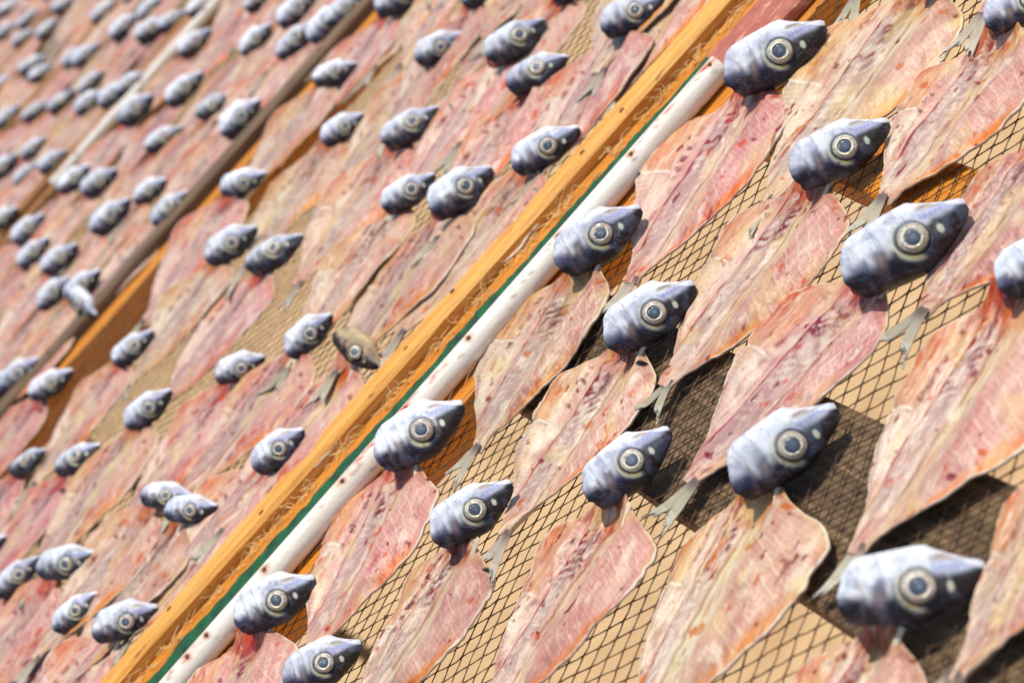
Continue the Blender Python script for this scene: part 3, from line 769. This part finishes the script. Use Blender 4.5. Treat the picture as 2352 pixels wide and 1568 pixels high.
# ------------------------------------------------------------------ fish of the nearest rack (places read off the photograph: neck, tail, left and right edge, head middle, snout)
G1 = "split fish on the nearest rack"
NEAR = [
 # neck, tail, left, right, head, snout, label
 ((1750, 200), (1462, 655), (1535, 320), (1818, 300), (1787, 125), (1897, 65), "A"),
 ((1890, 420), (1545, 895), (1680, 520), (1958, 540), (1935, 345), (2040, 285), "B"),
 ((1370, 620), (1105, 1040), (1162, 730), (1412, 690), (1382, 545), (1475, 480), "C"),
 ((1470, 800), (1175, 1237), (1282, 870), (1524, 880), (1500, 722), (1597, 655), "D"),
 ((2040, 650), (1605, 1125), (1800, 690), (2100, 730), (2085, 558), (2215, 470), "E"),
 ((1430, 1165), (1120, 1650), (1248, 1290), (1525, 1290), (1450, 1065), (1540, 985), "F"),
 ((1750, 1120), (1440, 1700), (1560, 1290), (1897, 1290), (1808, 1028), (1922, 938), "G"),
 ((2050, 1450), (1760, 1960), (1830, 1590), (2130, 1610), (2098, 1345), (2258, 1300), "H"),
 ((2345, 690), (1985, 1275), (2105, 850), (2480, 900), (2405, 600), (2510, 540), "I"),
 ((2150, -30), (1770, 470), (1885, 90), (2210, 90), (2205, -95), (2300, -150), "J"),
 ((2320, 90), (2035, 470), (2122, 165), (2420, 200), (2362, 8), (2450, -40), "K"),
 ((2425, 330), (2130, 735), (2218, 450), (2500, 480), (2470, 260), (2570, 200), "L"),
 ((2480, 1060), (2200, 1568), (2312, 1210), (2580, 1250), (2540, 970), (2640, 900), "M"),
 ((950, 1068), (715, 1510), (788, 1160), (1014, 1150), (972, 992), (1068, 928), "N"),
 ((1085, 1245), (800, 1700), (930, 1380), (1152, 1370), (1090, 1172), (1178, 1108), "O"),
 ((605, 1455), (420, 1880), (490, 1500), (672, 1550), (640, 1380), (728, 1328), "P"),
 ((715, 1600), (500, 2050), (560, 1680), (790, 1720), (748, 1523), (834, 1475), "Q"),
 ((2420, -270), (2272, 45), (2290, -180), (2480, -160), (2450, -330), (2550, -380), "R"),
 ((2130, -320), (1975, 0), (2000, -240), (2190, -220), (2170, -390), (2250, -430), "S"),
 ((2560, 1440), (2352, 1900), (2440, 1560), (2700, 1600), (2620, 1350), (2720, 1290), "T"),
]
LAB = dict(
 A="split fish whose silver head covers the joint of white pipe and red lath",
 B="split fish whose dark head points onto the orange cross board",
 C="split fish with its head against the upper half of the white pipe",
 D="split fish whose rounded head sits left of the dark plank's upper end",
 E="split fish with a large bright head just below the orange cross board",
 F="split fish whose head overlaps the left edge of the dark plank",
 G="split fish with its long head lying over the middle of the dark plank",
 H="nearest split fish with the largest, blurred silver head at lower right",
 I="broad orange-rimmed fillet at the right edge, above the largest blurred head",
 J="split fish entering at the top beside the head on the red lath",
 K="split fish whose head is cut by the top right corner",
 L="split fish at the right edge with its tail fin on bare net",
 M="narrow blurred fillet at the lower right edge beside the largest head",
 N="split fish with its head against the lower half of the white pipe",
 O="split fish with a small head on bare mesh between white pipe and dark plank",
 P="split fish with the lowest head still touching the white pipe",
 Q="split fish with its head at the bottom edge, right of the white pipe",
 R="fish showing only its tail fin at the top right edge",
 S="fish showing only its tail fin at the top, right of the red lath",
 T="fish at the lower right corner, almost wholly outside the photo")
for i, (nk, tl, lf, rg, hd, sn, key) in enumerate(NEAR):
    n_ = np.array(un(*nk)); t_ = np.array(un(*tl)); d = t_ - n_; L_ = hypot(*d); e = d / L_; p = np.array([-e[1], e[0]])
    wl_ = -float((np.array(un(*lf)) - n_) @ p); wr_ = float((np.array(un(*rg)) - n_) @ p)
    n2 = n_ + e * .002
    hl_px = hypot(sn[0] - hd[0], sn[1] - hd[1]) / .53
    dep = proj((n_[0], n_[1], H))[2]
    make_fish(n2, atan2(e[1], e[0]), L_, wl_, wr_, hd, degrees(atan2(-(sn[1] - hd[1]), sn[0] - hd[0])) - 6, min(hl_px * dep / FPX * .97, .068), LAB.get(key, key), G1, 1000 + i * 37, True, .0006 * (i % 3), 48 + (i * 37 % 11) - 5, -8 + (i * 53 % 17) - 8)

# ------------------------------------------------------------------ fish of the racks behind
R2 = [(1460, 32), (1187, 92), (1240, 167), (1012, 108), (772, 168), (790, 295), (947, 290), (1258, 340), (942, 440), (1062, 436), (564, 418), (537, 560), (637, 580),
      (715, 767), (556, 844), (310, 797), (346, 936), (185, 1052), (646, 1030), (386, 1140), (444, 1170), (70, 1060), (122, 880), (160, 1290), (44, 1322), (180, 1402), (294, 1426)]
R3 = [(450, 97), (591, 90), (685, 20), (598, -3), (755, 50), (795, 22), (685, 91), (427, 202), (494, 242), (556, 269), (316, 249), (380, 319), (173, 410), (232, 417), (349, 437), (396, 477), (259, 494),
      (68, 524), (13, 500), (81, 578), (141, 592), (128, 672), (195, 652), (191, 699), (50, 857), (8, 884)]
R4 = [(467, 13), (400, 47), (352, 67), (346, 20), (289, 60), (208, 235), (265, 215), (302, 192), (212, 188), (144, 232), (84, 255), (81, 339), (124, 369), (64, 400), (10, 383)]
R5 = [(242, 27), (200, 126), (172, 130), (97, 168), (77, 148), (5, 195), (20, 269), (310, -15)]
R6 = [(27, 17), (67, 44), (111, 67), (17, 71), (57, 87), (150, 10)]
ORD = "first second third fourth fifth sixth seventh eighth ninth tenth eleventh twelfth thirteenth fourteenth fifteenth sixteenth seventeenth eighteenth nineteenth twentieth".split()
def ordn(i): return ORD[i] if i < 20 else "twenty-" + ORD[i - 20]
def inpic(q, m=0): return -m < q[0] < 2352 + m and -m < q[1] < 1568 + m
def far_fish(lst, y0, y1, xmin, xmax, rname, group, seed, look, fill=.105, hs=.052, special=None, bw=.083, rows=3):
    rs = random.Random(seed); plan = []
    def one(hd, k):
        sp_ = (special or {}).get(k, {})
        g = un(hd[0], hd[1], .016); dep = proj((g[0], g[1], H))[2]; kpx = FPX / dep
        a_ = radians(198 + rs.uniform(-8, 9)); hl = sp_.get('len', hs * rs.uniform(.88, 1.1))
        n_ = np.array(un(hd[0] - .12 * hl * kpx, hd[1] + .34 * hl * kpx)) - np.array([cos(a_), sin(a_)]) * .004
        L_ = .174 * rs.uniform(.92, 1.06)
        ty = n_[1] + sin(a_) * (L_ + .03)
        if ty < y0 + .01: a_ -= min(.35, (y0 + .01 - ty) / L_)
        plan.append(dict(n=n_, a=a_, L=L_, wl=bw * rs.uniform(.85, 1.05), wr=.053, hd=hd, ang=sp_.get('ang', 31 + rs.uniform(-6, 9)), hl=hl,
                         el=sp_.get('el', 46 + rs.uniform(-14, 10)), z=rs.uniform(0, .0035), az=rs.uniform(-20, 12), k=k, label=sp_.get('label'), brown=sp_.get('brown')))
    for k, hd in enumerate(lst): one(hd, k)
    k = len(lst)
    for tr in range(900):                     # fish whose heads lie just outside the picture
        x, y = rs.uniform(xmin, xmax), rs.uniform(y0 + .06, y1 - .03)
        q = proj((x, y, H + .02))
        if inpic(q, 22): continue
        if not any(inpic(proj((x - .95 * t, y - .31 * t, H)), 30) for t in (0, .05, .1, .15, .19)): continue
        if any(hypot((x - c['n'][0]) / 1.5, y - c['n'][1]) < fill * .72 for c in plan): continue
        one((q[0], q[1]), k); k += 1
    vis = [f_ for f_ in plan if inpic(f_['hd'], 12)]; off = [f_ for f_ in plan if not inpic(f_['hd'], 12)]
    names = {1: [""], 2: ["front row", "back row"], 3: ["front row", "middle row", "back row"]}[rows]
    lanes = [[] for _ in range(rows)]
    for f_ in vis: lanes[min(rows - 1, max(0, int((f_['n'][1] - y0) / (y1 - y0) * rows)))].append(f_)
    for nm, ln in zip(names, lanes):
        ln.sort(key=lambda f_: f_['n'][0])
        for i, f_ in enumerate(ln):
            if not f_['label']: f_['label'] = "%s on the %s rack, %s%s from lower left" % (look, rname, nm + ", " if nm else "", ordn(i))
    for side in ("top", "left", "bottom"):
        ln = [f_ for f_ in off if (side == "left" and f_['hd'][0] <= 0) or (side == "top" and f_['hd'][0] > 0 and f_['hd'][1] < 600) or (side == "bottom" and f_['hd'][0] > 0 and f_['hd'][1] >= 600)]
        ln.sort(key=lambda f_: f_['hd'][1] if side == "left" else f_['hd'][0])
        for i, f_ in enumerate(ln):
            f_['label'] = "fish on the %s rack, head past the %s edge, %s from %s" % (rname, side, ordn(i), "top" if side == "left" else "left")
    for f_ in plan:
        r_ = make_fish(f_['n'], f_['a'], f_['L'], f_['wl'], f_['wr'], f_['hd'], f_['ang'], f_['hl'], f_['label'], group, seed * 100 + f_['k'] * 7, False, f_['z'], f_['el'], f_['az'])
        if f_['brown']:
            h_ = [c for c in r_.children if c.name.startswith("head")][0]; h_.data = h_.data.copy(); at = h_.data.color_attributes["tint"]
            buf = np.empty(len(at.data) * 4, np.float32); at.data.foreach_get("color", buf); buf = buf.reshape(-1, 4); buf[:, :3] *= (.62, .42, .24); at.data.foreach_set("color", buf.ravel())
A2 = [22, 32, 22, 23, 20, 31, 31, 27, 30, 33, 15, 29, 29, 38, 20, 38, 35, 28, 35, 0, 5, 32, 29, 15, 40, 38, 20]
P2 = [150, 150, 145, 115, 100, 105, 140, 162, 130, 160, 108, 130, 140, 128, 116, 108, 122, 122, 138, 112, 122, 100, 106, 142, 116, 122, 150]
SPEC2 = {}
R2.append((825, 808)); A2.append(-40); P2.append(130)
for h_ in ((925, -8), (1125, -30), (1330, -38)): R2.append(h_); A2.append(30); P2.append(130)
for k, hd in enumerate(R2):
    g = un(hd[0], hd[1], .016); dep = proj((g[0], g[1], H))[2]
    SPEC2[k] = dict(ang=A2[k] - 3, len=P2[k] * dep / FPX * .99)
for k in (2, 12, 17): SPEC2[k]['el'] = 68
SPEC2[21]['el'] = 80
for k, l in ((27, "split fish with a brownish head turned snout down against the yellow beam"), (19, "fish with rounded head half hidden behind another head on the second rack"),
             (20, "fish whose head overlaps a rounder head behind it, second rack near the beam"), (7, "split fish with a long dark head touching the yellow beam, below the upper middle"),
             (0, "split fish with its snout reaching the top edge beside the yellow beam"), (26, "lowest fish head on the second rack, its snout at the yellow beam"),
             (18, "split fish whose head touches the yellow beam above the pair of overlapping heads"), (21, "split fish with a slender dark head near the left edge, second rack")):
    SPEC2[k]['label'] = l
SPEC2[27]['brown'] = True; SPEC2[27]['el'] = 55
far_fish(R2, 1.22, 1.90, -.60, .46, "second", "split fish on the second rack", 2, "slightly blurred split fish", special=SPEC2)
far_fish(R3, 1.965, 2.56, -.55, .25, "third", "split fish on the third rack", 3, "blurred split fish", special={23: dict(ang=-45, len=.047, label="blurred fish head turned downward on the third rack's grey front rail")})
far_fish(R4, 2.67, 3.13, -.50, .10, "fourth", "split fish on the fourth rack", 4, "blurred grey-headed fish", rows=2)
far_fish(R5, 3.22, 3.61, -.45, .03, "fifth", "split fish on the fifth rack", 5, "strongly blurred fish", rows=1)
far_fish(R6, 3.71, 4.55, -.42, -.03, "farthest", "split fish on the farthest rack", 6, "tiny blurred fish", rows=1)
